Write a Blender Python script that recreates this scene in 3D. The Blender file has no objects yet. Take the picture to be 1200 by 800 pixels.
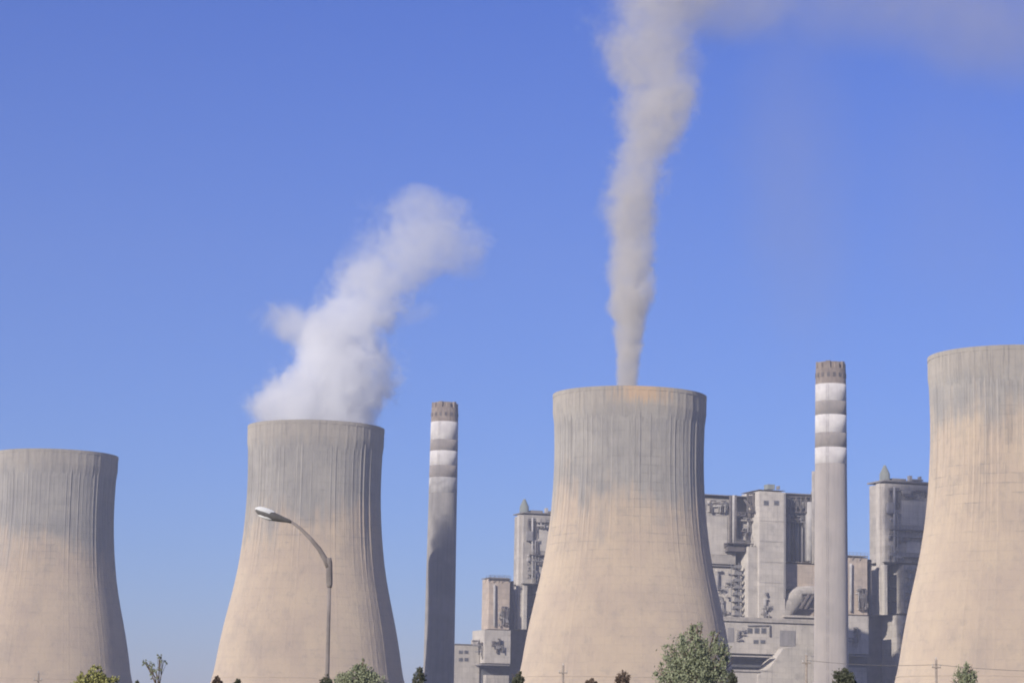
import bpy, bmesh, math, random
from mathutils import Vector, Matrix, Euler
random.seed(7)
R = math.radians
sc = bpy.context.scene
col = sc.collection

# ---------------------------------------------------------------- camera
EYE = 1.6
FPX = 2850.0                      # focal length in pixels of the 1200 wide photograph
PITCH = math.atan(460.0 / FPX)
ROLL = R(1.1)
cam_d = bpy.data.cameras.new("camera"); cam = bpy.data.objects.new("camera", cam_d); col.objects.link(cam)
cam_d.sensor_width = 36.0; cam_d.lens = 36.0 * FPX / 1200.0
cam_d.clip_start = 0.5; cam_d.clip_end = 60000
M = Matrix.Rotation(math.pi / 2 + PITCH, 4, 'X') @ Matrix.Rotation(ROLL, 4, 'Z')
M.translation = Vector((0, 0, EYE))
cam.matrix_world = M
sc.camera = cam
MR = M.to_3x3()

def ray(px, py):
    return (MR @ Vector(((px - 600) / FPX, (400 - py) / FPX, -1.0))).normalized()
def at(px, py, D):                # world point seen at a photo pixel, at depth Y = D
    d = ray(px, py); return Vector((0, 0, EYE)) + d * (D / d.y)
def hpt(px, py, H):               # world point seen at a photo pixel, at height Z = H
    d = ray(px, py); return Vector((0, 0, EYE)) + d * ((H - EYE) / d.z)

# ---------------------------------------------------------------- helpers
def tag(o, label=None, cat=None, group=None, kind=None):
    if label: o['label'] = label
    if cat: o['category'] = cat
    if group: o['group'] = group
    if kind: o['kind'] = kind
    return o
def empty(name, loc, rz=0):
    o = bpy.data.objects.new(name, None); col.objects.link(o)
    o.location = loc; o.rotation_euler = (0, 0, rz); o.empty_display_size = 0.5
    return o
def mesh_obj(name, bm, mat, parent=None, smooth=False, loc=None):
    me = bpy.data.meshes.new(name); bm.normal_update(); bm.to_mesh(me); bm.free()
    o = bpy.data.objects.new(name, me); col.objects.link(o)
    if mat: me.materials.append(mat)
    if smooth:
        for p in me.polygons: p.use_smooth = True
    if parent: o.parent = parent
    if loc is not None: o.location = loc
    return o
def add_box(bm, x0, x1, y0, y1, z0, z1, mtx=None):
    vs = [bm.verts.new((x, y, z)) for x in (x0, x1) for y in (y0, y1) for z in (z0, z1)]
    if mtx:
        for v in vs: v.co = mtx @ v.co
    for f in ((0,1,3,2),(4,6,7,5),(0,4,5,1),(2,3,7,6),(0,2,6,4),(1,5,7,3)):
        bm.faces.new([vs[i] for i in f])
def add_tube(bm, pts, rads, n=10, cap=True):
    pts = [Vector(p) for p in pts]
    if not hasattr(rads, '__len__'): rads = [rads] * len(pts)
    rings = []
    ref = Vector((0, 0, 1))
    d0 = (pts[-1] - pts[0]).normalized()
    if abs(d0.z) > .85: ref = Vector((0, 1, 0))
    for i, p in enumerate(pts):
        a = pts[max(i - 1, 0)]; b = pts[min(i + 1, len(pts) - 1)]
        d = (b - a).normalized()
        s = d.cross(ref).normalized(); t = s.cross(d)
        rings.append([bm.verts.new(p + (s * math.cos(2*math.pi*k/n) + t * math.sin(2*math.pi*k/n)) * rads[i]) for k in range(n)])
    for i in range(len(rings) - 1):
        for k in range(n):
            bm.faces.new((rings[i][k], rings[i][(k+1)%n], rings[i+1][(k+1)%n], rings[i+1][k]))
    if cap:
        bm.faces.new(rings[0][::-1]); bm.faces.new(rings[-1])
def revolve(bm, prof, n=48, rib=None):
    rings = []
    for i, (r, z) in enumerate(prof):
        ring = []
        for k in range(n):
            a = 2 * math.pi * k / n
            rr = r + (rib(k, i, z) if rib else 0)
            ring.append(bm.verts.new((rr * math.cos(a), rr * math.sin(a), z)))
        rings.append(ring)
    for i in range(len(rings) - 1):
        for k in range(n):
            bm.faces.new((rings[i][k], rings[i][(k+1)%n], rings[i+1][(k+1)%n], rings[i+1][k]))
    return rings

# ---------------------------------------------------------------- node helpers
class NT:
    def __init__(s, nt): s.nt = nt
    def n(s, typ, **kw):
        o = s.nt.nodes.new(typ)
        for k, v in kw.items():
            if k.startswith('i_'):
                o.inputs[k[2:].replace('_', ' ')].default_value = v
            else: setattr(o, k, v)
        return o
    def l(s, a, b): s.nt.links.new(a, b)
    def put(s, sock, v):
        if isinstance(v, bpy.types.NodeSocket): s.l(v, sock)
        elif v is not None: sock.default_value = v
    def math(s, op, a, b=None, c=None, clamp=False):
        o = s.n('ShaderNodeMath', operation=op); o.use_clamp = clamp
        s.put(o.inputs[0], a); s.put(o.inputs[1], b); s.put(o.inputs[2], c)
        return o.outputs[0]
    def vmath(s, op, a, b=None):
        o = s.n('ShaderNodeVectorMath', operation=op)
        s.put(o.inputs[0], a); s.put(o.inputs[1], b)
        return o.outputs['Value'] if op in ('LENGTH', 'DOT_PRODUCT') else o.outputs[0]
    def mix(s, f, a, b, mode='MIX'):
        o = s.n('ShaderNodeMix', data_type='RGBA', blend_type=mode)
        s.put(o.inputs[0], f); s.put(o.inputs[6], a); s.put(o.inputs[7], b)
        return o.outputs[2]
    def rng(s, v, a, b, c=0.0, d=1.0, smooth=True):
        o = s.n('ShaderNodeMapRange'); o.interpolation_type = 'SMOOTHSTEP' if smooth else 'LINEAR'
        s.put(o.inputs[0], v)
        for i, x in enumerate((a, b, c, d)): s.put(o.inputs[i + 1], x)
        return o.outputs[0]
    def noise(s, vec, scale, detail=4, rough=.55, dist=0, w=None):
        o = s.n('ShaderNodeTexNoise'); o.noise_dimensions = '4D' if w is not None else '3D'
        if vec is not None: s.l(vec, o.inputs['Vector'])
        o.inputs['Scale'].default_value = scale; o.inputs['Detail'].default_value = detail
        o.inputs['Roughness'].default_value = rough; o.inputs['Distortion'].default_value = dist
        if w is not None: s.put(o.inputs['W'], w)
        return o.outputs[0]
    def xyz(s, v):
        o = s.n('ShaderNodeSeparateXYZ'); s.l(v, o.inputs[0]); return o.outputs
    def comb(s, x, y, z):
        o = s.n('ShaderNodeCombineXYZ'); s.put(o.inputs[0], x); s.put(o.inputs[1], y); s.put(o.inputs[2], z); return o.outputs[0]
def new_mat(name):
    m = bpy.data.materials.new(name); m.use_nodes = True
    nt = m.node_tree; nt.nodes.clear()
    t = NT(nt); out = t.n('ShaderNodeOutputMaterial')
    return m, t, out
def c4(c): return (c[0], c[1], c[2], 1.0)

def simple_mat(name, c0, c1, scale=.3, rough=.85, streak=0.0, bump=.2, metal=0.0, spec=.3, panel=0):
    m, t, out = new_mat(name)
    b = t.n('ShaderNodeBsdfPrincipled'); t.l(b.outputs[0], out.inputs[0])
    tc = t.n('ShaderNodeTexCoord').outputs['Object']
    rnd = t.n('ShaderNodeObjectInfo').outputs['Random']
    w = t.math('MULTIPLY', rnd, 37.0)
    n1 = t.noise(tc, scale, 5, .6, w=w)
    f = t.rng(n1, .35, .65)
    c = t.mix(f, c4(c0), c4(c1))
    if streak:
        x = t.xyz(tc)
        sv = t.comb(t.math('MULTIPLY', x[0], 1.3), t.math('MULTIPLY', x[1], 1.3), t.math('MULTIPLY', x[2], .07))
        n2 = t.noise(sv, 1.0, 4, .6, w=w)
        k = t.rng(n2, .45, .75, 0, streak)
        c = t.mix(k, c, c4([v * .45 for v in c0]))
    if panel:
        x = t.xyz(tc)
        br = t.n('ShaderNodeTexBrick'); br.inputs['Scale'].default_value = 1.0
        t.l(t.comb(t.math('ADD', x[0], x[1]), x[2], 0), br.inputs['Vector'])
        br.inputs['Brick Width'].default_value = 3.1; br.inputs['Row Height'].default_value = 2.3
        br.inputs['Mortar Size'].default_value = .09; br.inputs['Mortar Smooth'].default_value = .3
        br.inputs['Color1'].default_value = (.72, .72, .72, 1); br.inputs['Color2'].default_value = (1.06, 1.06, 1.06, 1); br.inputs['Mortar'].default_value = (.55, .55, .55, 1)
        c = t.mix(panel, c, br.outputs[0], 'MULTIPLY')
        grime = t.rng(t.noise(tc, .35, 6, .7, w=w), .52, .68, 0, .45)
        c = t.mix(grime, c, c4([v * .5 for v in c1]))
    t.l(c, b.inputs['Base Color'])
    b.inputs['Roughness'].default_value = rough; b.inputs['Metallic'].default_value = metal
    b.inputs['Specular IOR Level'].default_value = spec; b.inputs['Diffuse Roughness'].default_value = .8
    if bump:
        bp = t.n('ShaderNodeBump'); bp.inputs['Strength'].default_value = bump; bp.inputs['Distance'].default_value = .1
        t.l(n1, bp.inputs['Height']); t.l(bp.outputs[0], b.inputs['Normal'])
    return m

def tower_mat(name, stain=False, tanlow=62, tanhigh=90):
    m, t, out = new_mat(name)
    b = t.n('ShaderNodeBsdfPrincipled'); t.l(b.outputs[0], out.inputs[0])
    b.inputs['Roughness'].default_value = .95; b.inputs['Specular IOR Level'].default_value = .15; b.inputs['Diffuse Roughness'].default_value = 1.0
    tc = t.n('ShaderNodeTexCoord').outputs['Object']
    w = t.math('MULTIPLY', t.n('ShaderNodeObjectInfo').outputs['Random'], 53.0)
    x = t.xyz(tc)
    ang = t.math('ARCTAN2', x[0], t.math('MULTIPLY', x[1], -1.0))
    u = t.math('MULTIPLY', ang, 25.0); z = x[2]
    big = t.noise(tc, .05, 4, .6, w=w)
    # upper grey weathering over lower sandy concrete
    zz = t.math('ADD', z, t.rng(big, .3, .7, -9, 9, False))
    sA = t.noise(t.comb(t.math('MULTIPLY', u, .35), t.math('MULTIPLY', z, .03), 0), 1.0, 5, .65, w=w)
    zz = t.math('ADD', zz, t.rng(sA, .25, .75, -9, 9, False))
    up = t.rng(zz, tanlow, tanhigh)
    sand = t.mix(t.rng(t.noise(tc, .12, 5, .6, w=w), .3, .7), c4((.54, .44, .32)), c4((.475, .385, .295)))
    grey = t.mix(t.rng(t.noise(tc, .10, 5, .6, w=w), .3, .7), c4((.385, .36, .315)), c4((.31, .292, .265)))
    c = t.mix(up, sand, grey)
    # collar zone paler again
    c = t.mix(t.math('MULTIPLY', t.rng(t.math('ADD', z, t.rng(sA, .3, .7, -4, 4, False)), 97, 103), .55), c, c4((.42, .37, .30)))
    # long dark run-off streaks, strongest high up
    s1 = t.noise(t.comb(t.math('MULTIPLY', u, .9), t.math('MULTIPLY', z, .045), 3.0), 1.0, 4, .6, w=w)
    s2 = t.noise(t.comb(t.math('MULTIPLY', u, 2.2), t.math('MULTIPLY', z, .09), 9.0), 1.0, 3, .6, w=w)
    hi = t.rng(z, 45, 92, .10, 1.0)
    k1 = t.math('MULTIPLY', t.rng(s1, .52, .72, 0, .50), hi)
    k2 = t.math('MULTIPLY', t.rng(s2, .56, .70, 0, .50), hi)
    c = t.mix(k1, c, c4((.17, .155, .145)))
    c = t.mix(k2, c, c4((.14, .13, .125)))
    k3 = t.math('MULTIPLY', t.rng(s2, .42, .30, 0, .35), hi)
    c = t.mix(k3, c, c4((.50, .46, .40)))
    # casting lifts: faint horizontal joints and patched panels
    wob = t.noise(tc, .4, 2, .5, w=w)
    lift = t.math('FRACT', t.math('ADD', t.math('MULTIPLY', z, 1/2.6), t.math('MULTIPLY', wob, .25)))
    line = t.math('LESS_THAN', lift, .10)
    pm = t.rng(t.noise(t.comb(t.math('MULTIPLY', u, .16), t.math('MULTIPLY', z, .20), 5.0), 1.0, 3, .6, w=w), .52, .62)
    band = t.rng(t.math('ABSOLUTE', t.math('SUBTRACT', z, 74.0)), 8, 30, 1.0, .12)
    c = t.mix(t.math('MULTIPLY', t.math('MULTIPLY', t.math('MULTIPLY', line, pm), band), .38), c, c4((.20, .18, .16)))
    c = t.mix(t.math('MULTIPLY', line, t.rng(wob, .3, .7, .0, .13)), c, c4((.22, .20, .175)))
    c = t.mix(t.rng(t.noise(t.comb(u, t.math('MULTIPLY', z, .6), 2.0), .16, 6, .7, w=w), .50, .68, 0, .20), c, c4((.27, .24, .21)))
    c = t.mix(t.rng(t.noise(t.comb(u, z, 7.0), .5, 5, .7, w=w), .52, .70, 0, .25), c, c4((.24, .22, .20)))
    br = t.n('ShaderNodeTexBrick'); br.inputs['Scale'].default_value = 1.0
    t.l(t.comb(u, z, 0), br.inputs['Vector'])
    br.inputs['Brick Width'].default_value = 3.6; br.inputs['Row Height'].default_value = 2.6
    br.inputs['Mortar Size'].default_value = .0; br.inputs['Bias'].default_value = -.1
    br.inputs['Color1'].default_value = (0, 0, 0, 1); br.inputs['Color2'].default_value = (1, 1, 1, 1)
    pb = t.math('MULTIPLY', t.math('MULTIPLY', t.rng(br.outputs[0], 0, 1, 0, .20, False), t.math('ADD', pm, .35)), t.rng(z, 50, 70, .15, 1))
    c = t.mix(pb, c, c4((.20, .19, .175)))
    if stain:
        a2 = t.math('ABSOLUTE', t.math('SUBTRACT', ang, .12))
        kk = t.math('MULTIPLY', t.rng(t.math('ADD', a2, t.rng(s1, .3, .7, -.25, .25, False)), .5, .05), t.rng(t.math('ADD', z, t.rng(s2, .3, .7, -2.5, 2.5, False)), 101, 104.5))
        c = t.mix(t.math('MULTIPLY', kk, .7), c, c4((.58, .40, .23)))
    t.l(c, b.inputs['Base Color'])
    bp = t.n('ShaderNodeBump'); bp.inputs['Strength'].default_value = .5; bp.inputs['Distance'].default_value = .35
    hgt = t.math('ADD', t.noise(t.comb(u, t.math('MULTIPLY', z, .4), 0), .9, 4, .6, w=w), t.math('MULTIPLY', line, -.25))
    t.l(hgt, bp.inputs['Height']); t.l(bp.outputs[0], b.inputs['Normal'])
    return m

def leaf_mat(name, c0, c1):
    m, t, out = new_mat(name)
    b = t.n('ShaderNodeBsdfPrincipled')
    b.inputs['Roughness'].default_value = .65; b.inputs['Specular IOR Level'].default_value = .25
    g = t.n('ShaderNodeNewGeometry')
    tc = t.n('ShaderNodeTexCoord').outputs['Object']
    f = t.math('ADD', t.math('MULTIPLY', g.outputs['Random Per Island'], .5), t.rng(t.noise(tc, 1.6, 3), .3, .7, 0, .5, False))
    c = t.mix(f, c4(c0), c4(c1)); t.l(c, b.inputs['Base Color'])
    tr = t.n('ShaderNodeBsdfTranslucent'); t.l(c, tr.inputs[0])
    mx = t.n('ShaderNodeMixShader'); mx.inputs[0].default_value = .25
    t.l(b.outputs[0], mx.inputs[1]); t.l(tr.outputs[0], mx.inputs[2]); t.l(mx.outputs[0], out.inputs[0])
    return m

MT = dict(
    wall=simple_mat('weathered_cladding', (.48, .435, .38), (.38, .35, .315), .12, streak=.5, panel=.6),
    wall_pale=simple_mat('pale_cladding', (.56, .51, .445), (.48, .44, .39), .1, streak=.4, panel=.4),
    wall_tan=simple_mat('tan_cladding', (.55, .45, .355), (.47, .395, .33), .15, streak=.45, panel=.5),
    steel=simple_mat('dark_steelwork', (.10, .09, .085), (.17, .145, .135), .6, rough=.6, streak=.3),
    duct=simple_mat('duct_sheet_and_bay_shade', (.30, .28, .27), (.22, .21, .205), .35, rough=.6, streak=.4),  # also darkens the bay back walls in place of deeper shade
    pipe=simple_mat('pale_pipe', (.52, .49, .45), (.40, .375, .35), .4, rough=.5, streak=.3),
    glass_shade=simple_mat('dark_pane_and_shade', (.09, .09, .10), (.14, .14, .15), .8, rough=.4, bump=0),  # window panes, and the painted shade on walls under the canopies
    roof=simple_mat('roof_sheet', (.26, .24, .225), (.20, .185, .175), .3),
    green=simple_mat('faded_green_paint', (.27, .29, .26), (.21, .225, .21), .8, rough=.6),
    chim=simple_mat('chimney_concrete', (.44, .395, .36), (.38, .345, .32), .12, streak=.3),
    chim2=simple_mat('sooty_chimney_concrete', (.36, .335, .31), (.26, .245, .235), .10, streak=.5),
    cap=simple_mat('chimney_brick_cap', (.25, .20, .165), (.34, .28, .23), .5, streak=.5),
    white=simple_mat('white_band_paint', (.66, .63, .60), (.55, .52, .50), .3, streak=.12),
    dirty=simple_mat('worn_band_paint', (.48, .46, .44), (.32, .30, .285), .25, streak=.5),
    greyband=simple_mat('grey_band_paint', (.33, .29, .26), (.27, .245, .225), .3, streak=.2),
    pole=simple_mat('weathered_pole', (.24, .21, .19), (.16, .14, .13), 1.5, rough=.7, metal=0, streak=.2),
    lamp=simple_mat('lamp_housing', (.12, .115, .11), (.09, .085, .08), 3, rough=.5),
    lampw=simple_mat('lamp_front', (.62, .62, .60), (.55, .55, .53), 3, rough=.4),
    wood=simple_mat('bleached_wood', (.24, .20, .16), (.30, .255, .21), 3, rough=.9),
    bark=simple_mat('bark', (.16, .12, .09), (.10, .075, .055), 4, rough=.95),
    wire=simple_mat('cable', (.12, .11, .10), (.10, .09, .085), 3, rough=.7, bump=0),
)
# ---------------------------------------------------------------- ground
gm, t, out = new_mat('dry_ground')
b = t.n('ShaderNodeBsdfPrincipled'); t.l(b.outputs[0], out.inputs[0]); b.inputs['Roughness'].default_value = 1
tc = t.n('ShaderNodeTexCoord').outputs['Object']
c = t.mix(t.rng(t.noise(tc, .02, 6, .6), .35, .65), c4((.17, .135, .09)), c4((.10, .10, .05)))
c = t.mix(t.rng(t.noise(tc, 1.5, 4, .6), .4, .7, 0, .5), c, c4((.21, .175, .13)))
t.l(c, b.inputs['Base Color'])
bm = bmesh.new()
vs = [bm.verts.new(p) for p in ((-30000, -30000, 0), (30000, -30000, 0), (30000, 30000, 0), (-30000, 30000, 0))]
bm.faces.new(vs)
tag(mesh_obj('ground', bm, gm), kind='structure')

# ---------------------------------------------------------------- cooling towers
H = 106.6
PROF = [(36.6, 9), (35.4, 12), (33.8, 16), (33.1, 18), (31.4, 30), (28.9, 42), (26.3, 53), (24.5, 65), (23.5, 77), (23.2, 86), (23.35, 94), (23.65, 101), (23.8, 106.6)]
def prof_r(z):
    for (r0, z0), (r1, z1) in zip(PROF, PROF[1:]):
        if z <= z1:
            return r0 + (r1 - r0) * (z - z0) / (z1 - z0)
    return PROF[-1][0]
def make_tower():
    root = empty('cooling_tower', (0, 0, 0))
    NR = 88; SEG = NR * 4
    zs = [9 + (H - 9) * i / 90 for i in range(91)]
    # light smoothing of the piecewise profile
    rs = [sum(prof_r(min(max(z + d, 9), H)) for d in (-6, -3, 0, 3, 6)) / 5 for z in zs]
    prof = list(zip(rs, zs))
    bm = bmesh.new()
    no = len(prof)
    inner = [(r - .7, z) for r, z in prof[::-1]]
    rr = random.Random(3)
    ribh = [(.04 + .26 * rr.random() ** 3) for _ in range(NR)]
    def rib(k, i, z):
        if i >= no: return 0
        return ribh[(k // 4) % NR] * min(1, max(.2, (z - 45) / 35)) if k % 4 == 1 else 0
    rings = revolve(bm, prof + inner, SEG, rib)
    for k in range(SEG):
        bm.faces.new((rings[-1][k], rings[-1][(k+1)%SEG], rings[0][(k+1)%SEG], rings[0][k]))
    mesh_obj('shell', bm, None, root)
    bm = bmesh.new()
    R0 = PROF[-1][0]
    pr = [(R0 - .35, H - 9.5), (R0 + .16, H - 5.5), (R0 + .20, H - .9), (R0 + .34, H - .8), (R0 + .34, H + .35), (R0 - .8, H + .35), (R0 - .8, H - .4)]
    revolve(bm, pr, 176, lambda k, i, z: .10 if (k % 4 == 1 and i < 3) else 0)
    mesh_obj('rim_collar', bm, None, root)
    bm = bmesh.new()
    rz = 19.2; r = prof_r(rz)
    rg = revolve(bm, [(r - .2, rz - .35), (r + .5, rz - .3), (r + .5, rz), (r - .2, rz + .02)], 128)
    mesh_obj('ring_beam', bm, None, root)
    bm = bmesh.new()
    for k in range(40):
        for s in (-1, 1):
            a0 = 2*math.pi*k/40; a1 = a0 + s*2*math.pi/80
            add_tube(bm, [(38.6*math.cos(a0), 38.6*math.sin(a0), -.2), (36.2*math.cos(a1), 36.2*math.sin(a1), 9.3)], .45, 6)
    mesh_obj('support_lattice', bm, None, root)
    return root
def copy_tree(o, parent=None):
    c = o.copy(); col.objects.link(c)
    if parent: c.parent = parent
    for ch in [x for x in o.children]: copy_tree(ch, c)
    return c
tm = [tower_mat('tower_concrete_a', False, 60, 78), tower_mat('tower_concrete_b', False, 62, 80), tower_mat('tower_concrete_c', True, 64, 80), tower_mat('tower_concrete_d', False, 78, 96)]
proto = make_tower()
# photo pixel of the middle of each front rim
TW = [(67, 525.5, 'hyperbolic concrete cooling tower cut by the left edge, nothing rising from it'),
      (371, 491.5, 'grey and sand concrete cooling tower behind the street lamp, white steam rising from it'),
      (738, 451.5, 'concrete cooling tower in the middle with orange stained rim and grey smoke column'),
      (1190, 403.5, 'tallest looking cooling tower, sandy concrete, cut by the right edge of the picture')]
TP = []
for i, (px, py, lab) in enumerate(TW):
    p = hpt(px, py, H + .35)
    d = Vector((p.x, p.y, 0)).normalized()
    c = Vector((p.x, p.y, 0)) + d * 24.2
    o = proto if i == 0 else copy_tree(proto)
    o.location = (c.x, c.y, 0)
    o.rotation_euler.z = (.35, -.2, 0, .5)[i]
    TP.append(c)
    tag(o, lab, 'cooling tower', 'cooling towers in a row')
    for k, ch in enumerate(o.children):
        if i: ch.data = ch.data.copy()
        ch.data.materials.clear(); ch.data.materials.append(tm[i])
        if ch.name.startswith('shell') and i < 0: ch.rotation_euler.z = 0

# ---------------------------------------------------------------- chimneys
def chimney(px, py, D, rtop, rbot, bands, shaftmat, label):
    top = at(px, py, D); HH = top.z
    root = empty('chimney', (top.x, top.y, 0))
    def zof(y): return at(px, y, D).z
    def rad(z): return rbot + (rtop - rbot) * z / HH
    bm = bmesh.new()
    zc = zof(bands['cap'])
    n = 40
    zs = [zc * i / 60 for i in range(61)]
    revolve(bm, [(rad(z), z) for z in zs], n)
    mesh_obj('shaft', bm, shaftmat, root, True)
    bm = bmesh.new()
    rc = rad(zc)
    ztop = HH
    prof = [(rc - .3, zc - .02), (rc - .02, zc), (rc - .1, ztop - 2.2), (rc - 1.0, ztop - 2.1), (rc - 1.0, ztop), (rc - 1.6, ztop), (rc - 1.6, zc)]
    revolve(bm, prof, n)
    for k in range(10):        # uprights of the crown
        a = 2*math.pi*k/10
        add_box(bm, rc-1.0, rc-.2, -.7, .7, ztop-2.3, ztop-.4+.5*(k%2), Matrix.Rotation(a, 4, 'Z'))
    mesh_obj('crown', bm, MT['cap'], root)
    for k in range(16):
        a = 2*math.pi*k/16 + .1
        bm = bmesh.new()
        add_box(bm, rc-.25, rc+.06, -.45, .45, zc+2.2, zc+3.6, Matrix.Rotation(a, 4, 'Z'))
        mesh_obj('vent_slot', bm, MT['steel'], root)
    for y0, y1, mt in bands['bands']:
        z1, z0 = zof(y0), zof(y1)
        bm = bmesh.new()
        revolve(bm, [(rad(z0) + .0, z0), (rad(z0) + .035, z0 + .01), (rad(z1) + .035, z1 - .01), (rad(z1), z1)], n)
        mesh_obj('painted_band', bm, MT[mt], root, True)
    bm = bmesh.new()
    for a in (R(250),):
        for s in (-.3, .3):
            for i in range(20):
                z0 = zc * i / 20 + .5; z1 = zc * (i + 1) / 20 - .2
                add_tube(bm, [((rad(z0)+.35)*math.cos(a) + s*math.sin(a), (rad(z0)+.35)*math.sin(a) - s*math.cos(a), z0),
                              ((rad(z1)+.35)*math.cos(a) + s*math.sin(a), (rad(z1)+.35)*math.sin(a) - s*math.cos(a), z1)], .04, 4)
    mesh_obj('ladder', bm, MT['chim'], root)
    bm = bmesh.new()
    z0 = zof(bands['bands'][-1][1] + (12))
    tag(root, label, 'chimney', 'striped chimneys')
    bm.free()
    return root
chimney(521.5, 472, 958, 5.35, 6.2, {'cap': 495, 'bands': [(495, 516, 'white'), (516, 529, 'greyband'), (529, 546, 'white'), (546, 560, 'greyband'), (560, 578, 'dirty')]}, MT['chim2'],
        'sooty chimney with worn white bands standing between the two towers on the left')
chimney(973.5, 425, 787, 4.95, 5.7, {'cap': 451, 'bands': [(451, 471, 'white'), (471, 487, 'greyband'), (487, 508, 'white'), (508, 525, 'greyband'), (525, 544, 'white')]}, MT['chim'],
        'clean pale chimney with three crisp white bands in front of the boiler houses')

# ---------------------------------------------------------------- boiler houses
class Unit:
    def __init__(s, name, px, D, psi, label):
        p = at(px, 700, D)
        s.O = Vector((p.x, p.y, 0)); s.psi = psi
        s.Minv = Matrix.Rotation(-psi, 3, 'Z')
        s.root = empty(name, s.O, psi)
        tag(s.root, label, 'industrial building', 'boiler houses behind the towers')
        s.rng = random.Random(int(px))
    def L(s, px, py, v):
        d = s.Minv @ ray(px, py); o = s.Minv @ (Vector((0, 0, EYE)) - s.O)
        k = (v - o.y) / d.y
        q = o + d * k
        return q
    def box(s, part, x0, x1, y0, y1, v, t, mat, parent=None, low=None):
        a = s.L(x0, y0, v); bb = s.L(x1, y1, v)
        xm = s.L(x1, y0, v)
        bm = bmesh.new()
        add_box(bm, a.x, bb.x, v, v + t, low if low is not None else bb.z, a.z)
        return mesh_obj(part, bm, MT[mat], parent or s.root)
    def pipe(s, part, pts, r, mat, v, n=10, parent=None):
        bm = bmesh.new()
        add_tube(bm, [s.L(x, y, v + (e[0] if e else 0)) for x, y, *e in pts], r, n)
        return mesh_obj(part, bm, MT[mat], parent or s.root, True)
    def platform(s, x0, x1, y, v, depth=2.2, mat='steel', rail=True):
        a = s.L(x0, y, v); bb = s.L(x1, y, v)
        bm = bmesh.new()
        add_box(bm, a.x, bb.x, v - depth, v - .01, a.z - .35, a.z)
        # brackets
        n = max(2, int((bb.x - a.x) / 3))
        for i in range(n + 1):
            xx = a.x + (bb.x - a.x) * i / n
            add_tube(bm, [(xx, v - depth + .2, a.z - .3), (xx, v - .1, a.z - 2.0)], .12, 4)
        o = mesh_obj('platform', bm, MT[mat], s.root)
        if rail:
            bm = bmesh.new()
            for h in (.55, 1.1):
                add_box(bm, a.x, bb.x, v - depth, v - depth + .07, a.z + h - .04, a.z + h + .04)
            for i in range(n * 2 + 1):
                xx = a.x + (bb.x - a.x) * i / (n * 2)
                add_box(bm, xx - .04, xx + .04, v - depth + .01, v - depth + .08, a.z, a.z + 1.1)
            mesh_obj('railing', bm, MT[mat], o)
        return o
    def windows(s, x0, x1, y0, y1, v, n, mat='glass_shade', fr=True):
        for i in range(n):
            w = (x1 - x0) / (n + (n - 1) * .35); xa = x0 + i * w * 1.35
            f = s.box('window', xa, xa + w, y0, y1, v - .12, .3, 'duct')
            s.box('pane', xa + w * .1, xa + w * .9, y0 + (y1-y0)*.1, y1 - (y1-y0)*.1, v - .2, .15, mat, parent=f)
    def duct(s, x0, x1, y0, y1, v, t, mat='duct', ribs=4):
        a = s.L(x0, y0, v); bb = s.L(x1, y1, v)
        bm = bmesh.new()
        add_box(bm, a.x, bb.x, v, v + t, bb.z, a.z)
        for i in range(ribs):
            z = bb.z + (a.z - bb.z) * (i + .5) / ribs
            add_box(bm, a.x - .15, bb.x + .15, v - .15, v + t - .05, z - .12, z + .12)
        return mesh_obj('duct', bm, MT[mat], s.root)
    def truss(s, x0, x1, y0, y1, v, n=4, mat='steel', r=.22):
        bm = bmesh.new()
        for i in range(n + 1):
            x = x0 + (x1 - x0) * i / n
            add_tube(bm, [s.L(x, y0, v), s.L(x, y1, v)], r, 4)
            if i < n:
                x2 = x0 + (x1 - x0) * (i + 1) / n
                add_tube(bm, [s.L(x, y1 if i % 2 else y0, v - .1), s.L(x2, y0 if i % 2 else y1, v - .1)], r * .8, 4)
        for y in (y0, y1):
            add_tube(bm, [s.L(x0, y, v), s.L(x1, y, v)], r, 4)
        return mesh_obj('steel_frame', bm, MT[mat], s.root)
    def stair(s, x0, x1, y0, y1, v, n=7, depth=2.5, mat='duct'):
        bm = bmesh.new()
        for i in range(n):
            y = y0 + (y1 - y0) * (i + .5) / n; yn = y0 + (y1 - y0) * (i + 1.5) / n
            a = s.L(x0, y, v); bb = s.L(x1, y, v)
            add_box(bm, a.x, bb.x, v - depth, v - .02, a.z - .2, a.z)
            add_box(bm, a.x, bb.x, v - depth, v - depth + .08, a.z, a.z + 1.0)
            if i < n - 1:
                c = s.L(x1, yn, v)
                p0 = Vector((a.x, v - depth * .5, a.z)); p1 = Vector((bb.x, v - depth * .5, c.z))
                if i % 2: p0, p1 = Vector((bb.x, v - depth * .5, a.z)), Vector((a.x, v - depth * .5, c.z))
                add_tube(bm, [p0, p1], .3, 4)
        for x in (x0, x1):
            add_tube(bm, [s.L(x, y0 - 2, v - depth), s.L(x, y1, v - depth)], .16, 4)
        return mesh_obj('stair', bm, MT[mat], s.root)
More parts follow.
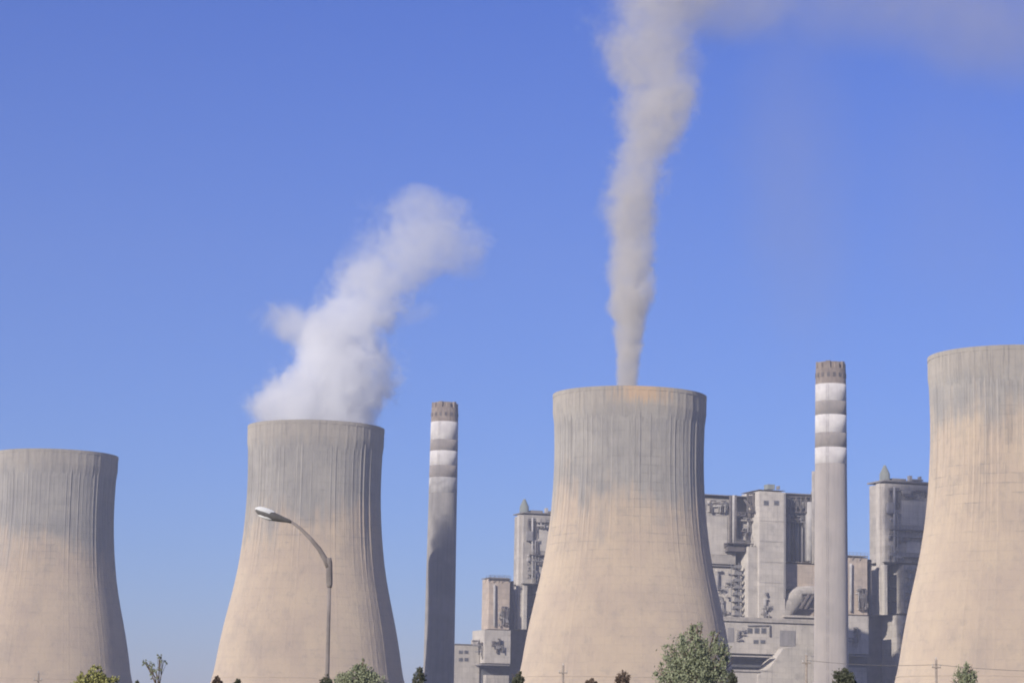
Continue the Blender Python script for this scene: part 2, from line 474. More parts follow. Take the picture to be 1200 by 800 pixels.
    def clutter(s, x0, x1, y0, y1, v, n, mats=('duct', 'steel', 'pipe', 'wall')):
        r = s.rng
        for i in range(int(n * 1.5)):
            x = r.uniform(x0, x1); y = r.uniform(y0, y1); w = r.uniform(.12, .45) * (x1 - x0); h = r.uniform(1.2, 5)
            kind = r.random(); m = r.choice(mats)
            xa, xb = max(x0, x - w/2), min(x1, x + w/2)
            if kind < .35: s.box('equipment', xa, xb, y, min(y1, y + h), v - r.uniform(.8, 2.2), .75, m)
            elif kind < .6: s.pipe('pipe', [(xa, y), (xb, y), (xb, min(y1, y + r.uniform(4, 16)))], r.uniform(.2, .45), m, v - r.uniform(.8, 1.8), 6)
            elif kind < .8: s.pipe('pipe', [(x, y), (x, min(y1, y + r.uniform(6, 20)))], r.uniform(.2, .5), m, v - r.uniform(.7, 1.6), 6)
            else: s.platform(xa, xb, y, v, r.uniform(1, 2), 'duct', rail=True)

PSI = R(18)
def outer_unit(name, f, ox, oy, D, label, full):
    # f: map from the pixels of the right hand unit to this one
    X = lambda x: ox + (x - 1040) * f
    Y = lambda y: oy + (y - 720) * f
    U = Unit(name, X(1040), D, PSI, label)
    B = lambda part, x0, x1, y0, y1, v, t, m, **k: U.box(part, X(x0), X(x1), Y(y0), Y(y1), v, t, m, **k)
    xr = 1112
    # high block: two legs with a deep open bay between, body above
    B('wall', 1036.5, xr, 566, 661, 0, 13, 'wall')
    B('wall', 1036.5, 1040, 661.2, 720, 0, 13, 'wall_pale')
    B('wall', 1058.5, xr, 661, 720, 0, 13, 'wall', )
    B('wall', 1040, 1058.5, 661, 720, 11.5, 1.4, 'duct')  # back of the bay: darker sheet colour deepens the recess shade
    B('wall', 1051, xr, 720.3, 790, -.5, 13, 'wall', low=0)
    B('wall', 1040, 1051, 720.3, 790, 12, 1.4, 'wall', low=0)
    B('roof', 1035.5, xr, 563.5, 566, -.6, 14.2, 'roof')
    # roof level gear
    B('roof_house', 1046, 1062, 560, 563.5, 3, 5, 'roof')
    B('roof_house', 1070, 1082, 561, 563.5, 2, 5, 'duct')
    U.platform(X(1041), X(1086), Y(573), 0, 1.6, 'duct')
    B('parapet_vent', 1066, 1069, 557, 563.5, 2, 2, 'pipe')
    B('parapet_vent', 1078, 1080, 558, 563.5, 2, 2, 'pipe')
    # vertical riser stack on the left corner with conical cap
    B('column', 1030.5, 1036.2, 566, 720, 2.5, 3, 'wall_pale')
    a = U.L(X(1037), Y(563.5), 3.5); top = U.L(X(1037), Y(545), 3.5)
    bm = bmesh.new(); revolve(bm, [(2.1, a.z), (2.0, a.z + (top.z-a.z)*.45), (.55, top.z - .3), (.5, top.z), (0.01, top.z)], 20)
    for v in bm.verts: v.co.x += a.x; v.co.y += 3.6
    mesh_obj('conical_vent', bm, MT['green'], U.root, True)
    # face details
    U.truss(X(1042), X(1054), Y(572), Y(596), -1.0, 3)
    B('equipment', 1041, 1048, 588, 601, -2.2, 2, 'duct')
    U.clutter(X(1054), X(1086), Y(570), Y(584), 0, 9)
    B('panel', 1056, 1086, 586, 616, -.25, .22, 'wall_pale')
    U.platform(X(1042), X(1084), Y(619.5), 0, 2.4)
    U.platform(X(1041), X(1083), Y(627.5), 0, 2.0, 'duct')
    B('equipment', 1058, 1064, 628, 634, -1.8, 1.6, 'steel')
    U.clutter(X(1041), X(1056), Y(596), Y(655), 0, 12)
    U.pipe('pipe', [(X(1048), Y(570)), (X(1048), Y(658))], .4, 'pipe', -1.6)
    U.pipe('pipe', [(X(1052), Y(600)), (X(1052), Y(658))], .3, 'duct', -1.4)
    U.platform(X(1058), X(1080), Y(652), 0, 2.2)
    B('panel', 1062, 1078, 634, 648, -.25, .22, 'wall_pale')
    U.stair(X(1060), X(1066), Y(663), Y(716), 0, 6, 2.2)
    U.clutter(X(1068), X(1084), Y(660), Y(712), 0, 6, ('wall', 'duct'))
    U.clutter(X(1053), X(1062), Y(725), Y(760), -.5, 6)
    B('cornice', 1051.5, xr, 717.6, 720, -1.2, 1.19, 'wall_pale')
    B('rear_wall', 986, xr, 656, 800, 13.2, 2, 'duct', low=0)  # darker than the cladding, so shade in the bays is partly painted
    # bay interior
    for k in range(4):
        y = 674 + k * 15
        U.pipe('beam', [(X(1040), Y(y)), (X(1058), Y(y))], .3, 'steel', 6, 4)
    U.duct(X(1018), X(1021.5), Y(655), Y(720), -1, 4, 'steel', 12)
    # lower projecting blocks to the left
    B('wall', 990, 1016.5, 652, 720.3, -3, 10, 'wall_tan')
    B('roof', 989, 1017.3, 650, 652, -3.6, 11, 'roof')
    B('wall', 984, 1018, 720.3, 766, -9, 18, 'wall_pale')
    B('wall', 986, 1016, 781, 800, -8, 16, 'wall', low=0)
    B('canopy', 980, 1017.5, 766.2, 769, -13, 22, 'roof')
    B('wall', 981, 1016.5, 758, 800, -3.5, 10, 'glass_shade', low=0)  # overhang shadow put into the wall colour below the canopy
    U.clutter(X(1003), X(1016), Y(688), Y(716), -3, 8, ('steel', 'duct', 'pipe'))
    U.truss(X(1007), X(1015), Y(690), Y(714), -4.2, 2, r=.3)
    U.pipe('pipe', [(X(997), Y(660)), (X(997), Y(716))], .5, 'pipe', -3.8)
    U.clutter(X(994), X(1008), Y(732), Y(752), -9, 5, ('steel', 'duct'))
    U.windows(X(1000), X(1007), Y(736), Y(741), -9, 1)
    U.platform(X(990), X(1016), Y(650), -3, 1.0, 'duct')
    return U, X, Y, B
UR, X, Y, B = outer_unit('boiler_house', 1.0, 1040, 720, 938, 'boiler house with a small roof cone, half hidden by the right hand cooling tower', True)
UL, X, Y, B = outer_unit('boiler_house', .872, 617, 737, 1071, 'boiler house showing between the sooty chimney and the middle cooling tower', False)
# the left unit's long lower wing
B('wall', 943, 976, 741, 800, -3, 12, 'wall_pale', low=0)
B('roof', 942, 977, 739, 741, -3.5, 13, 'roof')
UL.windows(X(949), X(962), Y(748), Y(753), -3, 2)
UL.windows(X(949), X(962), Y(758), Y(763), -3, 2)
B('wall', 976.5, 984, 733, 800, -2, 12, 'wall', low=0)
UL.clutter(X(966), X(990), Y(733), Y(760), -6, 8, ('wall', 'duct', 'steel'))
UL.platform(X(985), X(1018), Y(651), -3, 1.2)

# middle unit
U = Unit('boiler_house', 890, 983, PSI, 'boiler house between the middle cooling tower and the pale chimney, tall blank stair tower')
B = U.box
B('wall', 800, 862, 582, 661, 0, 14, 'wall')
B('wall', 800, 861, 663, 726, .6, 13, 'wall_pale')
B('cornice', 800, 863.5, 661.2, 662.8, -.6, 14, 'duct')
B('roof', 800, 893, 578, 582, -1.5, 16, 'roof')
B('wall', 862.2, 893, 582.2, 634, 5.5, 8, 'wall_pale')
B('wall', 862.2, 880, 634.2, 726, 10, 4, 'wall')
B('wall', 830, 842, 586, 600, -.7, .68, 'wall_pale')
U.clutter(828, 852, 585, 600, 0, 10)
B('panel', 829, 852, 604, 650, -.2, .18, 'wall_pale')
for x, m in ((856, 'steel'), (859.5, 'pipe'), (862, 'steel')):
    U.pipe('pipe', [(x, 580), (x, 645)], .55, m, -1.3)
U.truss(861, 874, 600, 604, -1.5, 3)
U.truss(876, 890, 578, 600, -1.5, 2, r=.4)
U.pipe('brace', [(872, 585), (888, 604)], .5, 'steel', -2)
B('equipment', 879, 889, 580, 590, -1.5, 5, 'steel')
B('equipment', 882, 889, 596, 605, -1, 5, 'steel')
B('wall', 870, 884, 606, 633, 2, 5, 'wall_pale')
U.clutter(868, 886, 608, 632, 2, 8)
U.platform(848, 878, 636, 0, 4.5)
U.clutter(849, 878, 633, 646, -.5, 14, ('steel', 'duct', 'steel'))
B('equipment', 853, 873, 640, 646, -3, 3, 'steel')
U.stair(857, 866, 661, 724, .5, 8, 3.0)
U.clutter(838, 856, 664, 720, .5, 8, ('wall', 'wall_pale', 'duct'))
# tall pale tower block
B('wall', 890, 920, 575, 728, -6, 18, 'wall_pale')
B('roof', 889.5, 920.5, 573, 575, -6.3, 18.6, 'roof')
B('buttress', 877, 889.8, 640, 728, -4.5, 14, 'wall_pale')
B('roof_vent', 900, 908, 567, 573, -2, 4, 'green')
B('parapet_vent', 912, 914, 569, 573, -3, 2, 'duct')
B('downpipe', 918.8, 920.8, 578, 700, -6.5, .45, 'duct')
U.windows(895, 901, 586, 592, -6, 1)
U.windows(907, 913, 586, 592, -6, 1)
U.clutter(892, 902, 692, 724, -6, 7, ('wall', 'pipe', 'duct'))
B('pipe', 896, 898, 700, 724, -7.2, 1, 'pipe')
for y in (610, 634, 658, 682): B('joint', 890, 918.6, y, y + .5, -6.12, .1, 'wall')
# right recess with risers
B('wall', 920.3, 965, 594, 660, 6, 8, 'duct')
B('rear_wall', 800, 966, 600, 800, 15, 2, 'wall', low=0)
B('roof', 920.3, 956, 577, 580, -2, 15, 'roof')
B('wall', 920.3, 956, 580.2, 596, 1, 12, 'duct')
U.truss(922, 950, 582, 600, -1.2, 5, r=.3)
U.clutter(922, 944, 598, 612, 1, 12, ('steel', 'duct', 'steel'))
for i, x in enumerate((924, 929, 934, 939.5)):
    U.pipe('riser', [(x, 604), (x, 658)], .8, ('duct', 'steel', 'duct', 'duct')[i], 3)
U.pipe('riser', [(948.5, 588), (948.5, 657)], 1.25, 'pipe', -1)
U.pipe('riser', [(944.5, 588), (944.5, 657)], .5, 'duct', 0)
U.pipe('riser', [(953.5, 552), (953.5, 660)], .8, 'wall', -2)
B('column', 955, 960, 575, 660, -2, 4, 'duct')
B('wall', 920.3, 965, 660, 728, 0, 12, 'wall_tan')
B('cornice', 920.3, 965, 657.5, 659.8, -1, 13, 'wall_tan')
# pale elbow duct
bm = bmesh.new()
pts = [U.L(x, y, -3.5) for x, y in ((918, 722), (924, 712), (930, 703), (938, 696), (948, 694), (960, 694))]
add_tube(bm, pts, [2.6, 3.2, 3.6, 3.4, 2.8, 2.4], 14)
mesh_obj('elbow_duct', bm, MT['wall'], U.root, True)
U.pipe('brace', [(938, 713), (948, 697)], .7, 'steel', -7.6, 6)
U.pipe('brace', [(944, 713), (953, 698)], .7, 'steel', -7.7, 6)
U.truss(940, 955, 696, 713, -7.2, 2, r=.35)
B('ledge', 920, 966, 720, 724, -8.5, 8.4, 'wall_pale')
U.platform(921, 955, 690, 0, 1.6)
# broad base
B('wall', 780, 966, 726.2, 768, -13, 26, 'wall_pale')
B('parapet', 780, 966, 724.5, 726, -13.4, 27, 'wall')
U.clutter(862, 874, 733, 750, -13, 4, ('duct', 'wall'))
U.pipe('pipe', [(876, 732), (902, 732), (902, 745)], .35, 'duct', -13.6, 6)
U.windows(876, 898, 735, 742, -13, 3)
U.windows(883, 897, 749, 754, -13, 2)
U.windows(853, 860, 735, 752, -13, 1, 'duct')
B('louvre', 914, 932, 738, 757, -13.25, .23, 'duct')
B('canopy', 780, 906, 766, 768.5, -18, 5, 'wall_pale')
B('wall', 780, 966, 758, 800, -6, 16, 'glass_shade', low=0)  # near-black wall colour paints the shadow under the canopy
B('wall', 780, 905, 785, 800, -17, 8, 'wall_pale', low=0)
B('cornice', 780, 906, 783.8, 785, -17.5, 9, 'wall')
# gabled shed with a sloping edge
bm = bmesh.new()
P = [(888, 803), (888, 790), (902, 782), (918, 759), (932, 757), (966, 757), (966, 803)]
f = [U.L(x, y, -17.5) for x, y in P]; k = [p + Vector((0, 10, 0)) for p in f]
fv = [bm.verts.new(p) for p in f]; kv = [bm.verts.new(p) for p in k]
bm.faces.new(fv[::-1]); bm.faces.new(kv)
for i in range(len(P)): bm.faces.new((fv[i], fv[(i+1) % len(P)], kv[(i+1) % len(P)], kv[i]))
bmesh.ops.recalc_face_normals(bm, faces=bm.faces)
mesh_obj('sloped_annex', bm, MT['wall_pale'], U.root)

# ---------------------------------------------------------------- street lamp
D = 83
base = at(381, 900, D); base.z = 0
root = empty('street_lamp', (base.x, base.y, 0))
tag(root, 'single arm street lamp with curved neck and cobra head, in front of the steaming tower', 'street lamp')
def rel(px, py, dy=0):
    p = at(px, py, D + dy); return p - Vector((base.x, base.y, 0))
j = rel(386, 684)
bm = bmesh.new(); foot = Vector((0, 0, 0))
add_tube(bm, [foot, foot + Vector((0, 0, .6)), foot.lerp(j, .3), foot.lerp(j, .7), j], [.11, .095, .08, .065, .06], 14)
mesh_obj('pole', bm, MT['pole'], root, True)
bm = bmesh.new(); add_box(bm, -.22, .22, -.22, .22, 0, .04); mesh_obj('base_plate', bm, MT['pole'], root)
bm = bmesh.new(); jj = rel(385.5, 662)
add_tube(bm, [j - Vector((0, 0, .12)), j + Vector((0, 0, .02)), jj + Vector((0, 0, .1)), jj + Vector((-.02, 0, .25))], [.085, .11, .11, .09], 12)
mesh_obj('collar', bm, MT['pole'], root, True)
bm = bmesh.new()
arm = [(385.5, 664), (381, 655), (374, 643), (364, 631), (352, 619), (340, 610)]
add_tube(bm, [rel(*a) for a in arm], [.11, .095, .08, .068, .058, .05], 12)
mesh_obj('arm', bm, MT['pole'], root, True)
# cobra head
a = rel(342, 611.5); e = rel(300, 597.5)
ax = (e - a); Ln = ax.length; ax.normalize(); side = Vector((0, 1, 0)); side = (side - ax * side.dot(ax)).normalized(); upv = side.cross(ax) * 1.0
if upv.z < 0: upv = -upv
bm = bmesh.new()
secs = [(0, .05, .05, .05), (.12, .08, .07, .07), (.3, .14, .10, .12), (.5, .18, .13, .17), (.72, .20, .15, .18), (.9, .18, .13, .13), (1.0, .13, .09, .05)]
rings = []
for tt, w, hu, hd in secs:
    c = a + ax * (tt * Ln); ring = []
    for k in range(16):
        th = 2*math.pi*k/16; s_, c_ = math.sin(th), math.cos(th)
        ring.append(bm.verts.new(c + side * (w * c_) + upv * ((hu if s_ > 0 else hd) * s_)))
    rings.append(ring)
for i in range(len(rings)-1):
    for k in range(16): bm.faces.new((rings[i][k], rings[i][(k+1)%16], rings[i+1][(k+1)%16], rings[i+1][k]))
bm.faces.new(rings[0]); bm.faces.new(rings[-1])
bmesh.ops.recalc_face_normals(bm, faces=bm.faces)
head = mesh_obj('lamp_head', bm, MT['lamp'], root, True)
bm = bmesh.new()
rings = []
for tt, w, hu in [(.52, .10, .135), (.62, .19, .16), (.8, .21, .17), (.95, .18, .135), (1.03, .12, .06)]:
    c = a + ax * (tt * Ln)
    rings.append([bm.verts.new(c + side * (w * math.cos(th)) + upv * (.02 + hu * math.sin(th))) for th in [math.pi * k / 10 for k in range(11)]])
for i in range(len(rings)-1):
    for k in range(10): bm.faces.new((rings[i][k], rings[i][k+1], rings[i+1][k+1], rings[i+1][k]))
mesh_obj('lamp_cover', bm, MT['lampw'], head, True)
bm = bmesh.new()
for i, (tt, w) in enumerate([(0, 0)]):
    bmesh.ops.create_uvsphere(bm, u_segments=16, v_segments=8, radius=1)
for v in bm.verts:
    p = v.co.copy(); v.co = a + ax * (.68 * Ln + p.x * .3) + side * (p.y * .15) - upv * (.12 + (.08 * -p.z))
mesh_obj('lens', bm, MT['lampw'], head, True)

# ---------------------------------------------------------------- overhead line on poles
def utility_pole(px, py, D, lab):
    top = at(px, py, D)
    r = empty('utility_pole', (top.x, top.y, 0))
    tag(r, lab, 'utility pole', 'wooden poles of the overhead line')
    bm = bmesh.new(); add_tube(bm, [(0, 0, 0), (0, 0, top.z)], [.17, .11], 10); mesh_obj('post', bm, MT['wood'], r, True)
    zc = top.z - .75
    bm = bmesh.new(); add_box(bm, -.42, .42, -.19, -.10, zc - .06, zc + .06); mesh_obj('crossarm', bm, MT['wood'], r)
    for xx in (-.36, .36, 0):
        bm = bmesh.new(); z0 = zc + .061 if xx else top.z
        revolve(bm, [(.03, z0), (.06, z0 + .05), (.035, z0 + .1), (.06, z0 + .15), (.03, z0 + .22)], 8)
        for v in bm.verts: v.co.x += xx; v.co.y += -.145 if xx else 0
        mesh_obj('insulator', bm, MT['pipe'], r, True)
    return Vector((top.x, top.y - .14, zc + .26))
PL = [utility_pole(-250, 794, 250, 'wooden utility pole out of frame on the left') if False else None]
tops = [utility_pole(45, 788, 250, 'wooden utility pole at the bottom in front of the leftmost tower'),
        utility_pole(660, 779, 240, 'wooden utility pole at the foot of the middle cooling tower'),
        utility_pole(945, 767, 232, 'tallest looking wooden utility pole, just left of the pale chimney'),
        utility_pole(1097, 772, 228, 'wooden utility pole at the foot of the right hand cooling tower')]
tops.append(at(1290, 786, 224))
tops.insert(0, at(-160, 792, 256))
wl = ['overhead cable running off the left edge from the leftmost pole', 'long sagging overhead cable between the two left utility poles',
      'overhead cable from the middle tower pole to the pole beside the chimney', 'overhead cable passing below the pale chimney between two poles',
      'overhead cable running off the right edge past the right hand tower']
for i in (3, 4):
    a, b_ = tops[i], tops[i+1]
    bm = bmesh.new(); pts = []
    for k in range(21):
        q = k / 20; p = a.lerp(b_, q); p.z -= 4 * q * (1 - q) * .25; pts.append(p)
    add_tube(bm, pts, .022, 5)
    tag(mesh_obj('overhead_cable', bm, MT['wire']), wl[i], 'cable', 'cables of the overhead line')

# ---------------------------------------------------------------- vegetation
LM = dict(
    green=leaf_mat('leaf_grey_green', (.15, .175, .095), (.34, .36, .225)),
    yellow=leaf_mat('leaf_yellow_green', (.24, .24, .07), (.36, .35, .13)),
    dark=leaf_mat('leaf_dark', (.05, .06, .035), (.11, .115, .07)),
    brown=leaf_mat('leaf_dry_brown', (.10, .07, .05), (.17, .12, .085)))
def plant(name, px, D, blobs, mat, n, leaf, label, cat, group=None, twigs=0, seed=1, thick=1.0, clump=26):
    """blobs: photo-space lobes (px, py, rx, ry) at distance D"""
    rr = random.Random(seed)
    b0 = at(px, 850, D); root = empty(name, (b0.x, b0.y, 0)); base = Vector((b0.x, b0.y, 0))
    tag(root, label, cat, group)
    S = D / FPX
    lobes = []
    for (x, y, rx, ry) in blobs:
        lobes.append((at(x, y, D) - base + Vector((0, rr.uniform(-.5, .5) * rx * S, 0)), rx * S, ry * S))
    crown_z = min(c.z - rz for c, rx, rz in lobes)
    bm = bmesh.new()
    h = max(c.z for c, _, _ in lobes)
    tb = max(.02, h * .018) * thick
    fork = Vector((0, 0, max(.25, crown_z * .9)))
    add_tube(bm, [(0, 0, -.05), fork * .5 + Vector((tb * .5, 0, 0)), fork], [tb * 1.4, tb, tb * .85], 9)
    for c, rx, rz in lobes:
        mid = fork.lerp(c, .5) + Vector((rr.uniform(-.1, .1), rr.uniform(-.1, .1), .05)) * rx
        add_tube(bm, [fork - Vector((0, 0, .05)), mid, c + Vector((0, 0, rz * .6))], [tb * .7, tb * .42, tb * .12], 6)
        for _ in range(4 + twigs):
            e = c + Vector((rr.gauss(0, .6) * rx, rr.gauss(0, .6) * rx, rr.uniform(-.3, 1.05) * rz))
            add_tube(bm, [mid, mid.lerp(e, .6) + Vector((0, 0, -.05 * rx)), e], [tb * .3, tb * .18, tb * .07], 4)
    mesh_obj('trunk', bm, MT['bark'], root, True)
    bm = bmesh.new()
    tot = sum(rx * rx * rz for _, rx, rz in lobes)
    for c, rx, rz in lobes:
        m = int(n * rx * rx * rz / tot) + 10
        # leaf clumps spread through the lobe
        nc = max(6, m // clump)
        for _ in range(nc):
            while True:
                q = Vector((rr.uniform(-1, 1), rr.uniform(-1, 1), rr.uniform(-1, 1)))
                if .25 < q.length < 1.12: break
            cc = c + Vector((q.x * rx, q.y * rx, q.z * rz))
            cr = rr.uniform(.10, .24) * (rx + rz) * .5
            for _ in range(clump):
                p = cc + Vector((rr.gauss(0, 1), rr.gauss(0, 1), rr.gauss(0, 1.1))) * cr * .8
                s_ = leaf * rr.uniform(.6, 1.3)
                e = Euler((rr.uniform(0, 6.3), rr.uniform(0, 6.3), rr.uniform(0, 6.3))).to_matrix()
                vs = [bm.verts.new(p + e @ Vector(k) * s_) for k in ((-.5, 0, 0), (0, -.28, .05), (.5, 0, 0), (0, .28, .05))]
                bm.faces.new(vs)
    mesh_obj('crown', bm, LM[mat], root)
    return root
plant('broadleaf_tree', 813, 105, [(812, 762, 20, 24), (795, 778, 20, 22), (832, 772, 20, 24), (810, 795, 34, 24), (836, 795, 20, 22), (783, 800, 14, 18), (822, 742, 7, 14), (838, 746, 6, 13), (801, 748, 5, 13), (786, 766, 7, 12), (812, 735, 4, 7), (772, 786, 7, 10), (850, 775, 7, 16)], 'green', 10500, .12,
      'loose grey green tree crown in front of the middle tower, largest tree in view', 'tree', seed=3)
plant('broadleaf_tree', 421, 95, [(418, 797, 18, 12), (434, 800, 16, 13), (404, 802, 12, 13), (420, 784, 7, 10), (425, 778, 3, 7)], 'green', 5000, .10,
      'green tree top with a thin spike just right of the street lamp pole', 'tree', seed=5)
plant('leafy_bush', 110, 80, [(108, 797, 15, 12), (124, 803, 14, 13), (94, 804, 12, 11), (112, 787, 8, 7), (99, 795, 7, 7)], 'yellow', 4500, .09,
      'yellow green bush top at the lower right of the leftmost tower', 'bush', seed=6)
plant('thin_shrub', 184, 70, [(175, 778, 7, 2.5), (191, 775, 5, 3), (183, 785, 7, 3), (170, 775, 3, 2), (187, 769, 3, 2.5), (180, 792, 6, 3)], 'green', 300, .06,
      'sparse open twig topped shrub against the sky beside the leftmost tower', 'shrub', twigs=3, seed=8, thick=.45, clump=9)
plant('low_shrub', 167, 75, [(162, 803, 5, 6), (172, 806, 4, 6)], 'dark', 260, .07, 'low shrub tip just left under the sparse twiggy shrub', 'shrub', seed=41)
small = [(254, 798, 5, 6, 'brown', 'small dark shrub tip at the left foot of the steaming tower'),
         (278, 799, 4, 5, 'dark', 'smallest dark shrub tip at the foot of the steaming tower'),
         (382, 799, 6, 8, 'dark', 'dark bush tip at the base of the lamp pole'),
         (491, 792, 6, 13, 'dark', 'narrow bush against the sky left of the sooty chimney'),
         (607, 795, 6, 9, 'dark', 'dark bush tip at the left edge of the middle tower'),
         (692, 800, 6, 6, 'brown', 'low brownish bush tip under the middle tower, left of the dark plume-shaped one'),
         (730, 794, 7, 9, 'brown', 'dark brown leaning bush tip in front of the middle tower'),
         (858, 795, 5, 9, 'dark', 'small dark bush touching the right side of the big tree'),
         (988, 794, 12, 11, 'dark', 'dark twiggy bush overlapping the foot of the pale chimney'),
         (1132, 792, 12, 13, 'green', 'grey green bush in front of the right hand tower')]
for i, (x, y, rx, ry, m, lab) in enumerate(small):
    Dd = 72 + 5 * (i % 4)
    plant('roadside_bush', x, Dd, [(x, y + 3, rx, ry), (x - rx * .6, y + ry * .5, rx * .6, ry * .7), (x + rx * .5, y + ry * .4, rx * .7, ry * .7), (x + rx * .2, y - ry * .5, rx * .4, ry * .6)], m,
          int(900 + rx * 130), .07, lab, 'bush', 'bushes along the roadside', seed=20 + i)

# ---------------------------------------------------------------- smoke and steam
def fcurve(t, fac, pts, lo, hi):
    """pts: (t, value) -> float curve node, scaled to lo..hi"""
    n = t.n('ShaderNodeFloatCurve'); t.l(fac, n.inputs['Value'])
    cv = n.mapping.curves[0]
    P = [(a, (v - lo) / (hi - lo)) for a, v in pts]
    cv.points[0].location = P[0]; cv.points[1].location = P[-1]
    for p in P[1:-1]: cv.points.new(*p)
    n.mapping.use_clip = False; n.mapping.update()
    return t.math('MULTIPLY_ADD', n.outputs[0], hi - lo, lo)
def smoke_vol(name, colr, aniso):
    m, t, out = new_mat(name); m.cycles.volume_step_rate = .3; m.cycles.homogeneous_volume = False
    v = t.n('ShaderNodeVolumePrincipled'); t.l(v.outputs[0], out.inputs['Volume'])
    v.inputs['Color'].default_value = c4(colr); v.inputs['Anisotropy'].default_value = aniso
    v.inputs['Density Attribute'].default_value = ''
    return m, t, v
def lofted(bm, rows, n=24, rot=0):
    rings = []
    for c, r in rows:
        rings.append([bm.verts.new(c + Vector((math.cos(2*math.pi*k/n) * r, math.sin(2*math.pi*k/n) * r, 0))) for k in range(n)])
    for i in range(len(rings)-1):
        for k in range(n): bm.faces.new((rings[i][k], rings[i][(k+1)%n], rings[i+1][(k+1)%n], rings[i+1][k]))
    bm.faces.new(rings[0][::-1]); bm.faces.new(rings[-1])
def plume(name, center, D, rows, colr, aniso, dens, soft, namp, nscale, parent=None, dexp=1.0, drift=0, detail=5, lacu=.6, stretch=1.0, outer=1.3):
    """rows: (py, px centre, half width px) from bottom to top; a column of vapour whose density falls off softly around a bending axis"""
    P = []
    z0 = at(rows[0][1], rows[0][0], D).z
    for (py, px, hw) in rows:
        q = at(px, py, D); P.append((q.z - z0, q.x - center.x, hw * D / FPX))
    Hh = P[-1][0]
    o_loc = Vector((center.x, center.y, z0))
    bm = bmesh.new()
    lofted(bm, [(Vector((x, drift * (z / Hh), z)), r * outer + 1.0) for z, x, r in P])
    m, t, v = smoke_vol(name + '_vapour', colr, aniso)
    pos = t.n('ShaderNodeTexCoord').outputs['Object']
    xyz = t.xyz(pos)
    f = t.math('DIVIDE', xyz[2], Hh)
    xs = [p[1] for p in P]; rs = [p[2] for p in P]
    cx = fcurve(t, f, [(z / Hh, x) for z, x, r in P], min(xs) - 1, max(xs) + 1)
    rad = fcurve(t, f, [(z / Hh, r) for z, x, r in P], 0, max(rs) * 1.1)
    rad = t.math('MAXIMUM', rad, .5)
    dx = t.math('SUBTRACT', xyz[0], cx); dy = t.math('SUBTRACT', xyz[1], t.math('MULTIPLY', f, drift))
    dist = t.math('SQRT', t.math('ADD', t.math('MULTIPLY', dx, dx), t.math('MULTIPLY', dy, dy)))
    rel_ = t.math('DIVIDE', dist, rad)
    pv = t.comb(xyz[0], xyz[1], t.math('MULTIPLY', xyz[2], stretch))
    n1 = t.noise(pv, nscale, detail, lacu, dist=.6)
    n2 = t.noise(pv, nscale * .35, 2, .5)
    e = t.math('ADD', t.math('MULTIPLY', t.math('SUBTRACT', n1, .5), namp), t.math('MULTIPLY', t.math('SUBTRACT', n2, .5), namp * .8))
    rr = t.math('ADD', rel_, e)
    n3 = t.noise(pv, nscale * 3.2, 3, .6, dist=.8)
    e = t.math('ADD', e, t.math('MULTIPLY', t.math('SUBTRACT', n3, .5), namp * .45))
    e_in = t.math('MULTIPLY', e, t.rng(xyz[2], 2, 16, .15, 1, False))
    rr = t.math('ADD', rel_, e_in)
    k = t.rng(rr, 1.12, 1.12 - soft)
    thin = t.math('POWER', t.math('DIVIDE', rs[0], rad), dexp)
    fade = fcurve(t, f, dens, 0, max(d for _, d in dens) * 1.05)
    hole = t.rng(n1, .36, .60, .35, 1.25, False)
    d = t.math('MULTIPLY', t.math('MULTIPLY', t.math('MULTIPLY', k, thin), fade), hole)
    t.l(d, v.inputs['Density'])
    o = mesh_obj(name, bm, m, parent, True)
    o.location = o_loc if parent is None else o_loc - parent.location
    return o
def puff(px, py, D, rx, ry, dens, colr, parent, namp=1.0, nscale=.09, name='puff', ydep=None, tilt=0, soft=.7):
    c = at(px, py, D); S = D / FPX
    a, b_, d_ = rx * S, (ydep or min(rx, ry) * S), ry * S
    m, t, v = smoke_vol(name + '_vapour', colr, .2)
    pos = t.n('ShaderNodeTexCoord').outputs['Object']
    q = t.vmath('DIVIDE', pos, (a, b_, d_))
    L = t.vmath('LENGTH', q)
    n1 = t.noise(pos, nscale, 5, .6, dist=.6)
    rr = t.math('ADD', L, t.math('MULTIPLY', t.math('SUBTRACT', n1, .5), namp))
    k = t.rng(rr, .95, .95 - soft, 0, dens)
    t.l(k, v.inputs['Density'])
    bm = bmesh.new(); bmesh.ops.create_uvsphere(bm, u_segments=20, v_segments=12, radius=1.15)
    for vv in bm.verts: vv.co = Vector((vv.co.x * a, vv.co.y * b_, vv.co.z * d_))
    o = mesh_obj(name, bm, m, parent, True)
    o.location = c - parent.location; o.rotation_euler.y = tilt
    return o

c2 = TP[1]
steam = plume('steam_plume', c2, c2.y,
    [(512, 371, 60), (497, 371, 68), (480, 373, 69), (456, 386, 60), (424, 398, 55), (400, 403, 52), (380, 413, 52), (360, 427, 50), (340, 440, 48), (322, 456, 50),
     (304, 482, 58), (280, 493, 60), (260, 492, 58), (240, 489, 52), (226, 488, 38), (214, 488, 12)],
    (.998, .998, .999), .1, [(0, .26), (.2, .22), (.4, .15), (.55, .10), (.65, .06), (.8, .05), (.95, .045), (1, .03)], .5, 2.9, .07, dexp=0.0, outer=1.55)
tag(steam, 'white steam billowing up and to the right from the tower behind the street lamp', 'steam')
puff(346, 385, c2.y, 56, 32, .15, (.998, .998, .999), steam, 2.0, .08, tilt=R(12))
puff(375, 410, c2.y, 30, 40, .15, (.998, .998, .999), steam, .8, .07)
puff(425, 322, c2.y, 36, 24, .12, (.995, .995, .998), steam, 1.6, .08, tilt=R(-25))
puff(485, 370, c2.y, 36, 18, .04, (.995, .995, .998), steam, 1.8, .10, tilt=R(-20))
